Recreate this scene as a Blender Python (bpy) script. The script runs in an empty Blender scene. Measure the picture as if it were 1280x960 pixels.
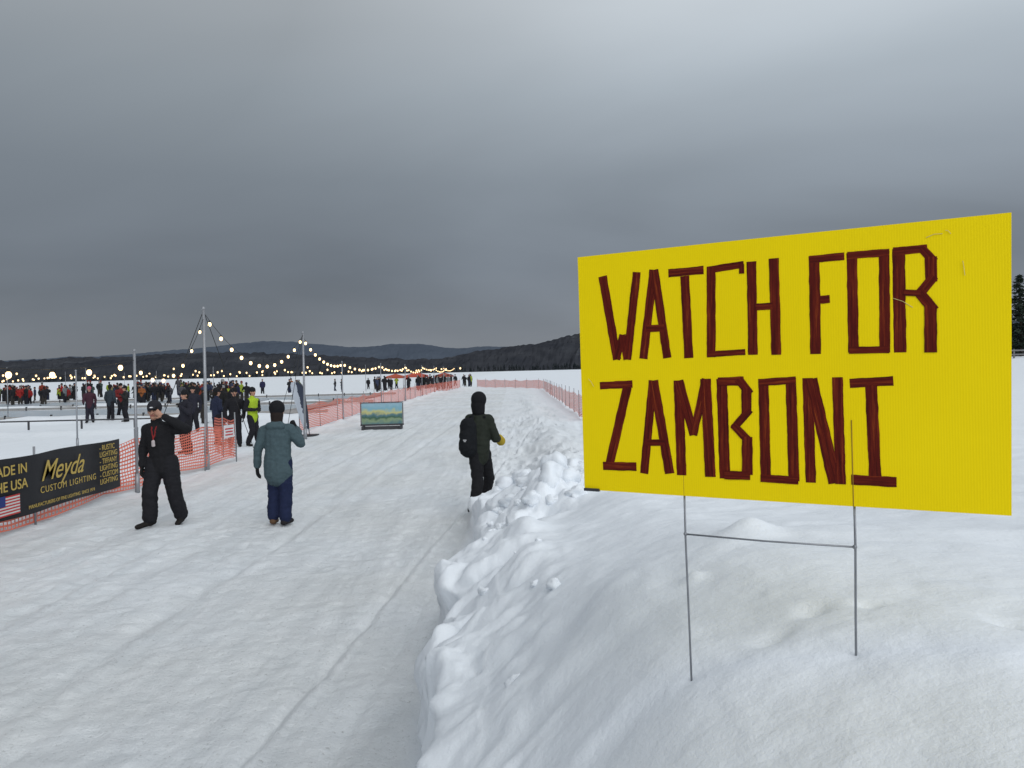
import bpy, math, random
import numpy as np
from mathutils import Vector, Matrix
random.seed(7); rng=np.random.default_rng(11)
scene=bpy.context.scene
H=2.1      # eye height above the packed path (m)

# ------------------------------------------------------------------ helpers
def link(o,parent=None):
    scene.collection.objects.link(o)
    if parent: o.parent=parent
    return o
def mesh_obj(name,verts,faces,mats=None,parent=None,smooth=False,mi=None,uv=None):
    m=bpy.data.meshes.new(name); m.from_pydata([tuple(v) for v in verts],[],[tuple(f) for f in faces]); m.update()
    if mats:
        for a in (mats if isinstance(mats,(list,tuple)) else [mats]): m.materials.append(a)
    if mi is not None: m.polygons.foreach_set('material_index',list(mi))
    if smooth: m.polygons.foreach_set('use_smooth',[True]*len(m.polygons))
    if uv is not None:
        l=m.uv_layers.new(name='UVMap')
        idx=np.empty(len(m.loops),dtype=np.int32); m.loops.foreach_get('vertex_index',idx)
        l.data.foreach_set('uv',np.asarray(uv,dtype=np.float32)[idx].ravel())
    o=bpy.data.objects.new(name,m); return link(o,parent)
def empty(name,loc=(0,0,0),rotz=0):
    o=bpy.data.objects.new(name,None); o.location=loc; o.rotation_euler=(0,0,rotz); o.empty_display_size=.2
    return link(o)
class Geo:
    def __init__(s): s.v=[]; s.f=[]; s.mi=[]
    def add(s,v,f,mi=0):
        b=len(s.v); s.v+= [tuple(x) for x in v]; s.f+=[tuple(i+b for i in q) for q in f]; s.mi+=[mi]*len(f)
    def box(s,c,d,mi=0,rz=0):
        x,y,z=[k/2 for k in d]; cs,sn=math.cos(rz),math.sin(rz); v=[]
        for sx,sy,sz in [(-1,-1,-1),(1,-1,-1),(1,1,-1),(-1,1,-1),(-1,-1,1),(1,-1,1),(1,1,1),(-1,1,1)]:
            a,b=sx*x,sy*y; v.append((c[0]+a*cs-b*sn,c[1]+a*sn+b*cs,c[2]+sz*z))
        s.add(v,[(0,3,2,1),(4,5,6,7),(0,1,5,4),(1,2,6,5),(2,3,7,6),(3,0,4,7)],mi)
    def tube(s,pts,r,n=8,mi=0):
        pts=[Vector(p) for p in pts]; rs=r if isinstance(r,(list,tuple)) else [r]*len(pts); v=[]; f=[]
        for i,p in enumerate(pts):
            w=(pts[min(i+1,len(pts)-1)]-pts[max(i-1,0)]).normalized()
            a=Vector((0,0,1)) if abs(w.z)<.9 else Vector((1,0,0)); u=w.cross(a).normalized(); t=w.cross(u)
            for k in range(n):
                q=2*math.pi*k/n; v.append(p+(u*math.cos(q)+t*math.sin(q))*rs[i])
        for i in range(len(pts)-1):
            for k in range(n): f.append((i*n+k,i*n+(k+1)%n,(i+1)*n+(k+1)%n,(i+1)*n+k))
        f.append(tuple(range(n))[::-1]); f.append(tuple((len(pts)-1)*n+k for k in range(n)))
        s.add(v,f,mi)
    def ball(s,c,r,mi=0,nu=8,nv=6,sz=1):
        v=[(c[0],c[1],c[2]+r*sz)]
        for j in range(1,nv):
            a=math.pi*j/nv
            for i in range(nu):
                b=2*math.pi*i/nu; v.append((c[0]+r*math.sin(a)*math.cos(b),c[1]+r*math.sin(a)*math.sin(b),c[2]+r*sz*math.cos(a)))
        v.append((c[0],c[1],c[2]-r*sz)); f=[]
        for i in range(nu): f.append((0,1+i,1+(i+1)%nu)); f.append((len(v)-1,1+(nv-2)*nu+(i+1)%nu,1+(nv-2)*nu+i))
        for j in range(nv-2):
            for i in range(nu): f.append((1+j*nu+i,1+(j+1)*nu+i,1+(j+1)*nu+(i+1)%nu,1+j*nu+(i+1)%nu))
        s.add(v,f,mi)
    def obj(s,name,mats,parent=None,smooth=False): return mesh_obj(name,s.v,s.f,mats,parent,smooth,s.mi)

def newmat(name):
    m=bpy.data.materials.new(name); m.use_nodes=True; nt=m.node_tree
    return m,nt,nt.nodes['Principled BSDF']
def N(nt,t,**k):
    n=nt.nodes.new(t)
    for a,b in k.items(): setattr(n,a,b)
    return n
def M(nt,op,a,b=None,clamp=False):
    n=nt.nodes.new('ShaderNodeMath'); n.operation=op; n.use_clamp=clamp
    for i,x in enumerate((a,b)):
        if x is None: continue
        if isinstance(x,(int,float)): n.inputs[i].default_value=x
        else: nt.links.new(x,n.inputs[i])
    return n.outputs[0]
def mixc(nt,f,a,b,blend='MIX'):
    n=nt.nodes.new('ShaderNodeMix'); n.data_type='RGBA'; n.blend_type=blend
    for i,x in ((0,f),(6,a),(7,b)):
        if isinstance(x,(int,float)): n.inputs[i].default_value=x
        elif isinstance(x,tuple): n.inputs[i].default_value=(*x,1) if len(x)==3 else x
        else: nt.links.new(x,n.inputs[i])
    return n.outputs[2]
def simple(name,col,rough=.7,var=.25,scale=12,bump=.15,metal=0,dist=.01,emit=None,spec=.3):
    m,nt,b=newmat(name)
    tc=N(nt,'ShaderNodeTexCoord'); no=N(nt,'ShaderNodeTexNoise'); no.inputs['Scale'].default_value=scale; no.inputs['Detail'].default_value=5
    nt.links.new(tc.outputs['Object'],no.inputs['Vector'])
    c=mixc(nt,no.outputs['Fac'],tuple(x*(1-var) for x in col),tuple(min(1,x*(1+var)) for x in col))
    nt.links.new(c,b.inputs['Base Color']); b.inputs['Roughness'].default_value=rough; b.inputs['Metallic'].default_value=metal
    b.inputs['Specular IOR Level'].default_value=spec
    if bump:
        bp=N(nt,'ShaderNodeBump'); bp.inputs['Strength'].default_value=bump; bp.inputs['Distance'].default_value=dist
        nt.links.new(no.outputs['Fac'],bp.inputs['Height']); nt.links.new(bp.outputs['Normal'],b.inputs['Normal'])
    if emit:
        b.inputs['Emission Color'].default_value=(*emit[0],1); b.inputs['Emission Strength'].default_value=emit[1]
    return m

# ---- numpy noise
T=rng.random((256,256))*2-1
def vn(x,y):
    x=np.asarray(x,dtype=float)+1000; y=np.asarray(y,dtype=float)+1000
    xi=np.floor(x).astype(int); yi=np.floor(y).astype(int); fx=x-xi; fy=y-yi
    fx=fx*fx*fx*(fx*(fx*6-15)+10); fy=fy*fy*fy*(fy*(fy*6-15)+10)
    g=lambda a,b:T[a&255,b&255]
    return (g(xi,yi)*(1-fx)+g(xi+1,yi)*fx)*(1-fy)+(g(xi,yi+1)*(1-fx)+g(xi+1,yi+1)*fx)*fy
def fbm(x,y,o=4):
    r=0;a=1
    for i in range(o):
        c,s=math.cos(i*1.1),math.sin(i*1.1)
        r=r+a*vn((x*c-y*s)*2**i+i*17.3,(x*s+y*c)*2**i+i*9.1); a*=.5
    return r
PX=rng.random((256,256)); PY=rng.random((256,256))
def wor(x,y):
    x=np.asarray(x,dtype=float)+500; y=np.asarray(y,dtype=float)+500
    xi=np.floor(x).astype(int); yi=np.floor(y).astype(int); d=np.full(x.shape,9.)
    for i in (-1,0,1):
        for j in (-1,0,1):
            a=xi+i;b=yi+j
            d=np.minimum(d,np.hypot(a+PX[a&255,b&255]-x,b+PY[a&255,b&255]-y))
    return d
def ss(x,a,b):
    t=np.clip((x-a)/(b-a),0,1); return t*t*(3-2*t)

# ------------------------------------------------------------------ terrain
def foot_line(y):
    f=-.45+.05*vn(y*.9,3.1)+.04*vn(y*2.7,8.)+.02*vn(y*7,18.)
    f=f-.13*np.exp(-((y-5.5)/.6)**2)+.10*np.exp(-((y-6.6)/.3)**2)-.22*ss(y,8.2,10.6)
    f=f+.10*(1-ss(y,2.0,3.6))
    return f
def height(x,y):
    foot=foot_line(y); w=.86+.15*vn(y*.7,21.)
    t=np.clip((x-foot)/w,0,1)
    wall=.52+.10*vn(y*1.1,33.)
    prof=wall*ss(t,-.02,.20)+(1-wall)*(.35*t+.65*ss(t,.15,.92))
    yt=[-60,-8,-1,0,1.8,3,4.3,5.4,6.1,6.7,7.3,8.3,9.3,10.2,10.9,11.6]
    tl=np.interp(y,yt,[0,.7,1.15,1.27,1.335,1.24,1.12,1.0,.86,.78,.98,.92,.84,.62,.3,0])
    tr=np.interp(y,[-60,-8,0,1.8,3,5,8,12,18,30],[0,.9,1.42,1.47,1.39,1.2,.88,.45,.15,0])
    tt=tl+(tr-tl)*ss(x,.15,.95)
    tt=tt*(1-ss(x,6,22)*.8)
    bank=tt*prof
    xr=.36+.9*ss(y,5.5,8.5)
    rough=ss(-x,-xr,-xr+.50)
    rough=np.clip(rough,.0,1)*ss(tt,0,.35)*ss(t,0.02,.25)
    qx=x+.14*vn(x*3.1,y*2.9); qy=y+.14*vn(x*2.7+9,y*3.3)
    w1=wor(qx/.40,qy/.52); w2=wor(qx/.17,qy/.2+3)
    lumps=(.45-w1*w1)*.26+(.4-w2*w2)*.075+(.5-wor(qx/.07+4,qy/.08))*.018+.09*fbm(x*2.2,y*2.2,5)
    smooth=.045*fbm(x*.7+4,y*.7,3)+.008*fbm(x*5,y*5,3)
    h=bank+rough*lumps*(.80+.25*ss(y,5.5,8))+ss(tt,0,.4)*t*smooth
    for (cx,cy,r,a) in [(.95,3.1,.10,.055),(.60,2.6,.035,.03),(.78,2.0,.04,-.02),(1.1,1.72,.03,-.015),(.90,1.95,.025,-.018),(.417,1.865,.018,-.008),(.741,1.677,.018,-.008),(.62,1.9,.04,-.022),(.665,1.92,.028,-.018),(.30,2.9,.12,.04)]:
        h=h+a*np.exp(-(((x-cx)/r)**2+((y-cy)/r)**2))
    tr2=ss(y,9.5,13)*(1-ss(y,45,70))*ss(x,-.9,.3)*(1-ss(x,30,60))
    h=h+tr2*(.05*fbm(x*1.7,y*1.1,4)+.05*np.abs(vn(x*.6,y*.35))+.06*(.5-wor(x/.5,y/.7)))
    h=h+ss(y,10,12)*(1-ss(y,60,80))*.11*np.exp(-((x-1.0-.4*vn(y*.3,2))/.5)**2)*(1+vn(y*1.3,5.))
    pm=(1-ss(x,-.75,-.5))*ss(x,-9,-7.5)
    near=1-ss(y,25,50)
    h=h+near*pm*(.012*fbm(x*3,y*3,4)+.008*fbm(x*9,y*9,3)+.018*fbm(x*.7,y*.5,3))
    for gx,sl,wd,dp in [(-1.95,.10,.030,-.030),(-1.86,.10,.028,.020),(-1.22,.05,.05,-.022),(-3.3,.03,.10,-.026),(-3.15,.03,.05,.012),(-4.75,.03,.12,-.024),(-4.6,.03,.05,.012),(-2.7,-.03,.08,-.018),(-5.7,.02,.1,-.02)]:
        cx=gx+sl*y+.06*vn(y*.3,gx)
        h=h+dp*np.exp(-((x-cx)/wd)**2)*near*(y>2)
    h=h+.16*np.exp(-((x+7.35)/.28)**2)*(1+.6*fbm(y*.9,1.,3))*(1-ss(y,15,19)+ss(y,26,30))*(1-ss(y,80,100))
    lk=1-ss(x,-12,-9.5)
    for yy,a in [(30,.16),(38,.3),(54,.4),(72,.5)]:
        h=h+lk*a*np.exp(-((y-yy-.4*vn(x*.2,yy))/.8)**2)*(1+.4*vn(x*.7,yy))
    h=h+2.3*ss(x,30,62)*(1-ss(y,200,400))*ss(y,20,60)
    return h
def axis(segs):
    out=[]
    for a,b,st in segs: out+=list(np.arange(a,b,st))
    return out
def grow(start,end,st,f):
    o=[]; x=start
    while x<end: o.append(x); st*=f; x+=st
    o.append(end); return o
xs=axis([(-8,-2.2,.042),(-2.2,-.75,.024),(-.75,-.1,.013),(-.1,1.3,.017)])
xs=[-v for v in grow(8.06,6000,.1,1.09)][::-1]+xs+grow(1.3,6000,.022,1.04)
ys=axis([(.6,7,.021),(7,12.5,.03)])
ys=[-v for v in grow(-.55,500,.05,1.2)][::-1]+ys+grow(12.5,9000,.04,1.022)
xs=np.array(xs); ys=np.array(ys)
X,Y=np.meshgrid(xs,ys); Z=height(X,Y)
# footprints pressed into the packed path and the trampled field
fr=random.Random(5)
def press(px,py,ang,dp,sx=.055,sy=.14):
    i0,i1=np.searchsorted(xs,[px-.4,px+.4]); j0,j1=np.searchsorted(ys,[py-.4,py+.4])
    if i1<=i0 or j1<=j0: return
    dx=X[j0:j1,i0:i1]-px; dy=Y[j0:j1,i0:i1]-py; c,s=math.cos(ang),math.sin(ang)
    a=(dx*c+dy*s)/sx; b=(-dx*s+dy*c)/sy; r=a*a+b*b
    Z[j0:j1,i0:i1]+= -dp*np.exp(-r**2)+dp*.45*np.exp(-((np.sqrt(r)-1.5)/.35)**2)
for trk in range(26):
    px=fr.uniform(-6.4,-.9); py=fr.uniform(2.5,9); an=fr.gauss(0,.35)
    for st in range(12):
        sd=(-1)**st*.11; press(px+sd*math.cos(an),py+sd*math.sin(an),an+fr.gauss(0,.2),fr.uniform(.006,.013))
        px-=math.sin(an)*.68; py+=math.cos(an)*.68
        if not(-6.6<px<-.8): break
for k in range(380):
    press(fr.uniform(-.6,5.5),fr.uniform(11.5,34),fr.uniform(-.8,.8),fr.uniform(.03,.07),.10,.2)
fl_=foot_line(Y)
fm=np.exp(-((X-fl_-.12)/.24)**2)*ss(11.3-Y,0,.5)*ss(Z,.04,.25)*ss(Y,.5,1)
X2=X-fm*(.10*vn(Y*2.0,Z*2.6)+.055*vn(Y*5.,Z*6.)+.020*vn(Y*13.,Z*16.)+.05*ss(Z,.35,.7)); Y2=Y+fm*.06*vn(Y*3.5+9,Z*5.)
nx,ny=len(xs),len(ys)
packed=(1-ss(X,-.7,-.45))*ss(X,-7.6,-7.0)
packed=np.maximum(packed,.65*ss(Y,11,14)*ss(-X,-2.6,-1.5)*ss(X,-8,-7))*(1-ss(Y,70,110))
lake=(1-ss(X,-14,-10))*ss(Y,12,30)*.3
packed=np.clip(np.maximum(packed,lake),0,1)

def snow_material():
    m,nt,b=newmat('snow'); L=nt.links
    tc=N(nt,'ShaderNodeTexCoord'); at=N(nt,'ShaderNodeAttribute'); at.attribute_name='packed'
    def noise(sc,det=5,rough=.55,vec=None,dist=0):
        n=N(nt,'ShaderNodeTexNoise'); n.inputs['Scale'].default_value=sc; n.inputs['Detail'].default_value=det; n.inputs['Roughness'].default_value=rough; n.inputs['Distortion'].default_value=dist
        L.new(vec or tc.outputs['Object'],n.inputs['Vector']); return n.outputs['Fac']
    mp=N(nt,'ShaderNodeMapping'); mp.inputs['Scale'].default_value=(2.0,.22,1); mp.inputs['Rotation'].default_value=(0,0,.06); L.new(tc.outputs['Object'],mp.inputs['Vector'])
    big=noise(.3,4); mid=noise(3.2,7,.6); fine=noise(34,6,.72); streak=noise(1.5,6,.62,mp.outputs[0],.6)
    fresh=mixc(nt,mid,(.77,.81,.855),(.85,.885,.92))
    pk=mixc(nt,mid,(.71,.745,.77),(.84,.865,.885))
    st=N(nt,'ShaderNodeValToRGB'); st.color_ramp.elements[0].position=.36; st.color_ramp.elements[1].position=.60
    st.color_ramp.elements[0].color=(.86,.865,.87,1); st.color_ramp.elements[1].color=(1,1,1,1); L.new(streak,st.inputs['Fac'])
    pk=mixc(nt,1.0,pk,st.outputs['Color'],'MULTIPLY')
    sp=N(nt,'ShaderNodeValToRGB'); sp.color_ramp.elements[0].position=.28; sp.color_ramp.elements[1].position=.42
    sp.color_ramp.elements[0].color=(.60,.59,.57,1); sp.color_ramp.elements[1].color=(1,1,1,1); L.new(fine,sp.inputs['Fac'])
    pk=mixc(nt,1.0,pk,sp.outputs['Color'],'MULTIPLY')
    dirt=N(nt,'ShaderNodeValToRGB'); dirt.color_ramp.elements[0].position=.40; dirt.color_ramp.elements[1].position=.60
    dirt.color_ramp.elements[0].color=(.94,.93,.91,1); dirt.color_ramp.elements[1].color=(1,1,1,1); L.new(big,dirt.inputs['Fac'])
    pk=mixc(nt,1.0,pk,dirt.outputs['Color'],'MULTIPLY')
    c=mixc(nt,at.outputs['Fac'],fresh,pk)
    L.new(c,b.inputs['Base Color']); b.inputs['Roughness'].default_value=.65
    b.inputs['Specular IOR Level'].default_value=.25
    ht=M(nt,'ADD',M(nt,'MULTIPLY',mid,.85),M(nt,'MULTIPLY',fine,M(nt,'ADD',.15,M(nt,'MULTIPLY',at.outputs['Fac'],.75))))
    ht=M(nt,'ADD',ht,M(nt,'MULTIPLY',M(nt,'MULTIPLY',streak,at.outputs['Fac']),.8))
    bp=N(nt,'ShaderNodeBump'); bp.inputs['Strength'].default_value=.65; bp.inputs['Distance'].default_value=.04
    L.new(ht,bp.inputs['Height']); L.new(bp.outputs['Normal'],b.inputs['Normal'])
    return m
SNOW=snow_material()
V=np.stack([X2,Y2,Z],-1).reshape(-1,3)
ii,jj=np.meshgrid(np.arange(nx-1),np.arange(ny-1)); base=(jj*nx+ii)
F=np.stack([base,base+1,base+nx+1,base+nx],-1)
cx=(xs[:-1]+xs[1:])/2; cy=(ys[:-1]+ys[1:])/2; CX,CY=np.meshgrid(cx,cy)
ispath=(CX>-7.1)&(CX<-.85)&(CY>-20)&(CY<80)
def grid_obj(name,sel):
    f=F[sel].reshape(-1,4); used,inv=np.unique(f,return_inverse=True); inv=inv.reshape(f.shape)
    m=bpy.data.meshes.new(name); v=V[used]
    m.vertices.add(len(v)); m.vertices.foreach_set('co',v.ravel().astype(np.float32))
    m.loops.add(f.size); m.loops.foreach_set('vertex_index',inv.ravel().astype(np.int32))
    m.polygons.add(len(f)); m.polygons.foreach_set('loop_start',np.arange(len(f),dtype=np.int32)*4)
    m.update(calc_edges=True); m.polygons.foreach_set('use_smooth',np.ones(len(f),dtype=bool))
    a=m.attributes.new('packed','FLOAT','POINT'); a.data.foreach_set('value',packed.reshape(-1)[used].astype(np.float32))
    m.materials.append(SNOW); m.validate(); return link(bpy.data.objects.new(name,m))
grid_obj('snow_ground',~ispath); grid_obj('snow_path',ispath)
def hz(x,y): return float(height(np.array([float(x)]),np.array([float(y)]))[0])

g=Geo()
def chunk(c,r):
    n0=len(g.v); g.ball(c,r,0,18,13,random.uniform(.6,.9)); ox=random.random()*50
    for k in range(n0,len(g.v)):
        p=Vector(g.v[k]); d=p-Vector(c)
        s=1+.42*float(vn(d.x/r*1.2+ox,d.y/r*1.2+d.z/r*1.1))+.2*float(vn(d.x/r*3+ox,d.z/r*3+d.y/r*2.3))+.08*float(vn(d.x/r*8,d.z/r*8+d.y*7/r))
        g.v[k]=tuple(Vector(c)+d*s)
for k in range(60):
    x=random.uniform(-.25,1.4); y=random.uniform(6.8,11.3); r=min(.15,.03+random.expovariate(18))
    chunk((x,y,hz(x,y)+r*.1),r)
for k in range(16):
    x=random.uniform(-.25,.2); y=random.uniform(2.6,7); r=random.uniform(.012,.040); chunk((x,y,hz(x,y)+r*.1),r)
chunks=g.obj('snow_chunks',SNOW,None,True)

# ------------------------------------------------------------------ yard sign
SW=.939; SH=.61
sign=empty('yard_sign',(.184,1.997,1.782),math.atan2(-.464,.816))
m,nt,b=newmat('corrugated_yellow_plastic'); L=nt.links
tc=N(nt,'ShaderNodeTexCoord'); sp=N(nt,'ShaderNodeSeparateXYZ'); L.new(tc.outputs['Object'],sp.inputs[0])
fl=M(nt,'ABSOLUTE',M(nt,'SINE',M(nt,'MULTIPLY',sp.outputs[0],math.pi/.0052)))
no=N(nt,'ShaderNodeTexNoise'); no.inputs['Scale'].default_value=4; no.inputs['Detail'].default_value=6; L.new(tc.outputs['Object'],no.inputs['Vector'])
c1=mixc(nt,no.outputs['Fac'],(.88,.655,.001),(.95,.73,.002)); c1=mixc(nt,M(nt,'MULTIPLY',M(nt,'POWER',fl,6),.12),c1,(.58,.43,.0))
L.new(c1,b.inputs['Base Color']); b.inputs['Roughness'].default_value=.5; b.inputs['Specular IOR Level'].default_value=.10
bp=N(nt,'ShaderNodeBump'); bp.inputs['Strength'].default_value=.25; bp.inputs['Distance'].default_value=.0006; L.new(fl,bp.inputs['Height']); L.new(bp.outputs['Normal'],b.inputs['Normal'])
YEL=m
g=Geo()
nxs=40; v=[];f=[]
for i in range(nxs+1):
    x=SW*i/nxs; bow=.006*math.sin(math.pi*i/nxs)
    for z,y in ((0,-.0022),(SH,-.0022),(SH,.0022),(0,.0022)): v.append((x+(z/SH)*.012*i/nxs-.004*(z/SH)*(1-i/nxs),y-bow,z))
for i in range(nxs):
    for k in range(4): f.append((i*4+k,(i+1)*4+k,(i+1)*4+(k+1)%4,i*4+(k+1)%4))
f+=[(3,2,1,0),tuple(nxs*4+k for k in range(4))]
g.add(v,f); g.obj('panel',YEL,sign)
# lettering, traced from the rectified sign face -> local sign metres
def rect(u,v):
    du,dv=u-640,v-462.5; k=(du-.0242*dv)/950; b_=(dv+.0242*du)/950
    s=(1.997*k-.184)/(.816+.464*k); Yd=1.997-.464*s
    return s*SW,(2.1-b_*Yd)-1.782
strokes=[
[(754,346,772,449,11),(772,449,779,419,8),(779,419,784,449,8),(785,449,797,341,10)],
[(818,338,805,448,10),(819,338,835,447,10),(809,411,831,410,8)],
[(837,342,880,338,10),(857,346,862,447,11)],
[(886,338,930,331,8),(890,334,890,446,10),(886,443,932,440,7),(928,331,928,342,6)],
[(940,328,942,443,11),(968,324,971,443,11),(946,384,966,383,8)],
[(1018,321,1020,442,12),(1013,325,1055,321,9),(1026,375,1037,374,9)],
[(1065,317,1067,440,12),(1105,315,1106,440,12),(1060,320,1111,316,9),(1062,438,1111,437,8)],
[(1123,312,1125,440,14),(1117,315,1158,311,10),(1152,311,1167,327,10),(1163,322,1164,352,12),(1167,346,1148,369,11),(1148,365,1167,388,11),(1163,382,1163,440,13),(1130,366,1150,367,8)],
[(751,482,791,480,9),(785,484,762,583,11),(755,582,796,583,10)],
[(817,476,806,591,10),(818,476,838,591,11),(810,553,832,553,8)],
[(849,476,853,593,12),(850,476,868,543,10),(868,543,883,474,9),(883,474,889,595,12)],
[(903,474,907,597,13),(899,477,930,476,10),(924,474,938,492,10),(934,486,934,516,12),(938,512,918,535,9),(918,531,938,552,9),(935,546,935,592,12),(907,593,938,594,10)],
[(955,474,958,599,12),(989,473,993,600,12),(950,478,995,475,8),(952,597,998,600,9)],
[(1010,473,1014,602,12),(1014,474,1044,603,15),(1047,472,1051,604,12)],
[(1063,479,1116,476,11),(1089,482,1094,598,13),(1065,599,1120,602,12)]]
v=[];f=[];uv=[]
for L_ in strokes:
    for k,(x0,y0,x1,y1,wd) in enumerate(L_):
        a=Vector(rect(x0,y0)); c=Vector(rect(x1,y1)); d=(c-a); ln=d.length; d.normalize(); nrm=Vector((-d.y,d.x))
        s=(x0+x1)/2; w=wd/950*(1.997-.464*((s-723)/537)**1.1)*.52*random.uniform(.95,1.05)
        n=max(3,int(ln/.008)); b0=len(v); off=random.random()*10
        a=a-d*.001
        for i in range(n+1):
            p=a+d*(ln+.002)*i/n; x=p.x; bow=.006*math.sin(math.pi*min(max(x/SW,0),1))
            e1=w*(1+.05*float(vn(i*.4+off,1.))+random.uniform(-.03,.02)); e2=w*(1+.05*float(vn(i*.4+off,5.))+random.uniform(-.03,.02))
            for e,sg in ((e1,1),(e2,-1)):
                q=p+nrm*e*sg; v.append((q.x,-bow-.0028-.00018*k,q.y)); uv.append((off+ln*i/n*3.5,off+sg*w*85))
        for i in range(n): f.append((b0+2*i,b0+2*i+1,b0+2*i+3,b0+2*i+2))
m,nt,b=newmat('red_marker_ink'); L=nt.links
uvn=N(nt,'ShaderNodeUVMap'); n1=N(nt,'ShaderNodeTexNoise'); n1.inputs['Scale'].default_value=2.0; n1.inputs['Detail'].default_value=8; n1.inputs['Roughness'].default_value=.75
L.new(uvn.outputs[0],n1.inputs['Vector'])
cr=N(nt,'ShaderNodeValToRGB'); e=cr.color_ramp.elements; e[0].position=.36; e[0].color=(.045,.005,.004,1); e[1].position=.74; e[1].color=(.42,.12,.010,1)
x=e.new(.52); x.color=(.110,.010,.006,1); x=e.new(.62); x.color=(.19,.028,.008,1)
L.new(n1.outputs['Fac'],cr.inputs['Fac']); L.new(cr.outputs[0],b.inputs['Base Color']); b.inputs['Roughness'].default_value=.55; b.inputs['Specular IOR Level'].default_value=.10
mesh_obj('lettering',v,f,m,sign,False,None,uv)
METAL=simple('galvanised_wire',(.26,.27,.29),.45,.3,30,.1,.7)
POLE=simple('galvanised_pole',(.30,.31,.33),.5,.2,8,.1,.6)
DARK=simple('dark_metal',(.04,.04,.045),.5)
lx1=.2839*SW; lx2=.6908*SW
g=Geo()
g.tube([(lx1,0,.02),(lx1,0,-.10),(lx1+.004,0,-.30),(lx1+.007,.004,-.56)],.0026,8)
g.tube([(lx2,0,.02),(lx2,0,-.09),(lx2-.003,0,-.25),(lx2-.006,.003,-.46)],.0026,8)
g.tube([(lx1+.002,-.004,-.094),((lx1+lx2)/2,-.005,-.094),(lx2-.001,-.004,-.090)],.0022,8)
g.ball((lx1+.001,-.003,-.094),.005); g.ball((lx2-.001,-.003,-.090),.005)
g.obj('wire_stake',METAL,sign,True)
WR=simple('flute_wire_shadow',(.33,.20,.01),.5)  # thin brown strips on the front, coloured as the wire's shade showing through
g=Geo(); g.tube([(lx2-.001,-.0072,.0),(lx2-.001,-.0079,.19)],.0012,6); g.obj('wire_shade_strip',WR,sign)
g=Geo(); g.tube([(lx1+.001,-.0062,.0),(lx1+.001,-.0062,.05)],.0010,6); g.obj('wire_shade_strip_short',WR,sign)
g=Geo(); g.box((.022,-.004,.001),(.042,.010,.007)); g.obj('edge_clip',DARK,sign)
SC=simple('scuff',(.60,.50,.20),.6,.2,60); g=Geo()
for (x0,z0,x1,z1) in [(.735,.452,.772,.430),(.80,.575,.83,.580),(.835,.586,.845,.578),(.02,.29,.035,.27),(.865,.52,.868,.49)]:
    g.tube([(x0,-.0065,z0),((x0+x1)/2,-.0068,(z0+z1)/2+.003),(x1,-.0060,z1)],.0006,5)
g.obj('scuffs',SC,sign)

# ------------------------------------------------------------------ safety fences
def fence_mat():
    m,nt,b=newmat('orange_plastic_netting'); L=nt.links
    uvn=N(nt,'ShaderNodeUVMap'); s=N(nt,'ShaderNodeSeparateXYZ'); L.new(uvn.outputs[0],s.inputs[0])
    fu=M(nt,'LESS_THAN',M(nt,'FRACT',M(nt,'DIVIDE',s.outputs[0],.085)),.30)
    fv=M(nt,'LESS_THAN',M(nt,'FRACT',M(nt,'DIVIDE',s.outputs[1],.075)),.42)
    fac=M(nt,'MAXIMUM',fu,fv)
    no=N(nt,'ShaderNodeTexNoise'); no.inputs['Scale'].default_value=1.3; L.new(uvn.outputs[0],no.inputs['Vector'])
    c=mixc(nt,no.outputs['Fac'],(.62,.11,.06),(.85,.22,.14)); L.new(c,b.inputs['Base Color']); b.inputs['Roughness'].default_value=.5
    tr=N(nt,'ShaderNodeBsdfTransparent')
    mx=N(nt,'ShaderNodeMixShader'); L.new(fac,mx.inputs[0]); L.new(tr.outputs[0],mx.inputs[1]); L.new(b.outputs[0],mx.inputs[2])
    L.new(mx.outputs[0],nt.nodes['Material Output'].inputs[0]); return m
FN=fence_mat()
def fence(pts,h=1.0,post=3.0,z0=.05,name='orange_safety_fence'):
    par=empty(name,(pts[0][0],pts[0][1],0)); o=Vector((pts[0][0],pts[0][1],0))
    v=[];uv=[];f=[];dist=0; g=Geo(); P=[Vector((*p,0)) for p in pts]; cols=[]
    for a,b_ in zip(P[:-1],P[1:]):
        ln=(b_-a).length; n=max(2,int(ln/.35)); nn=Vector((-(b_-a).y,(b_-a).x,0)).normalized()
        for i in range(n+1):
            d=ln*i/n; p=a+(b_-a)*i/n; ph=((dist+d)%post)/post; sag=math.sin(math.pi*ph)
            q=p+nn*(.05*sag*float(vn(dist+d,3.)));
            zt=h-.09*sag*(1+.6*float(vn((dist+d)*.7,7.))); zb=z0+.05*sag+.05*float(vn((dist+d)*.5,2.))
            cols.append((q,zb,zt,dist+d))
        k=0
        while k*post<=ln+.01:
            p=a+(b_-a)*(k*post/ln) if ln>0 else a; q=p-o
            lean=Vector((random.uniform(-.03,.03),random.uniform(-.03,.03),0))
            zz=hz(p.x,p.y)
            g.tube([(q.x,q.y,zz-.1),(q.x+lean.x,q.y+lean.y,h+.12+random.uniform(0,.08))],.016,6); k+=1
        dist+=ln
    R=5
    for q,zb,zt,d in cols:
        zg=hz(q.x,q.y)*.7
        for r in range(R+1):
            z=zb+zg+(zt-zb-zg)*r/R; w=q-o
            v.append((w.x+.02*float(vn(d*2,r*1.7)),w.y,z)); uv.append((d,1.0*r/R+.02*float(vn(d*1.5,r))))
    for i in range(len(cols)-1):
        for r in range(R): a=i*(R+1)+r; f.append((a,a+R+1,a+R+2,a+1))
    mesh_obj('netting',v,f,FN,par,True,None,uv); g.obj('posts',POLE,par,True); return par
fence([(-6.95,5.0),(-6.95,14),(-6.9,18.7)],1.02)
fence([(-6.9,18.9),(-8.1,20.6)],1.05,1.2)
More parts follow.
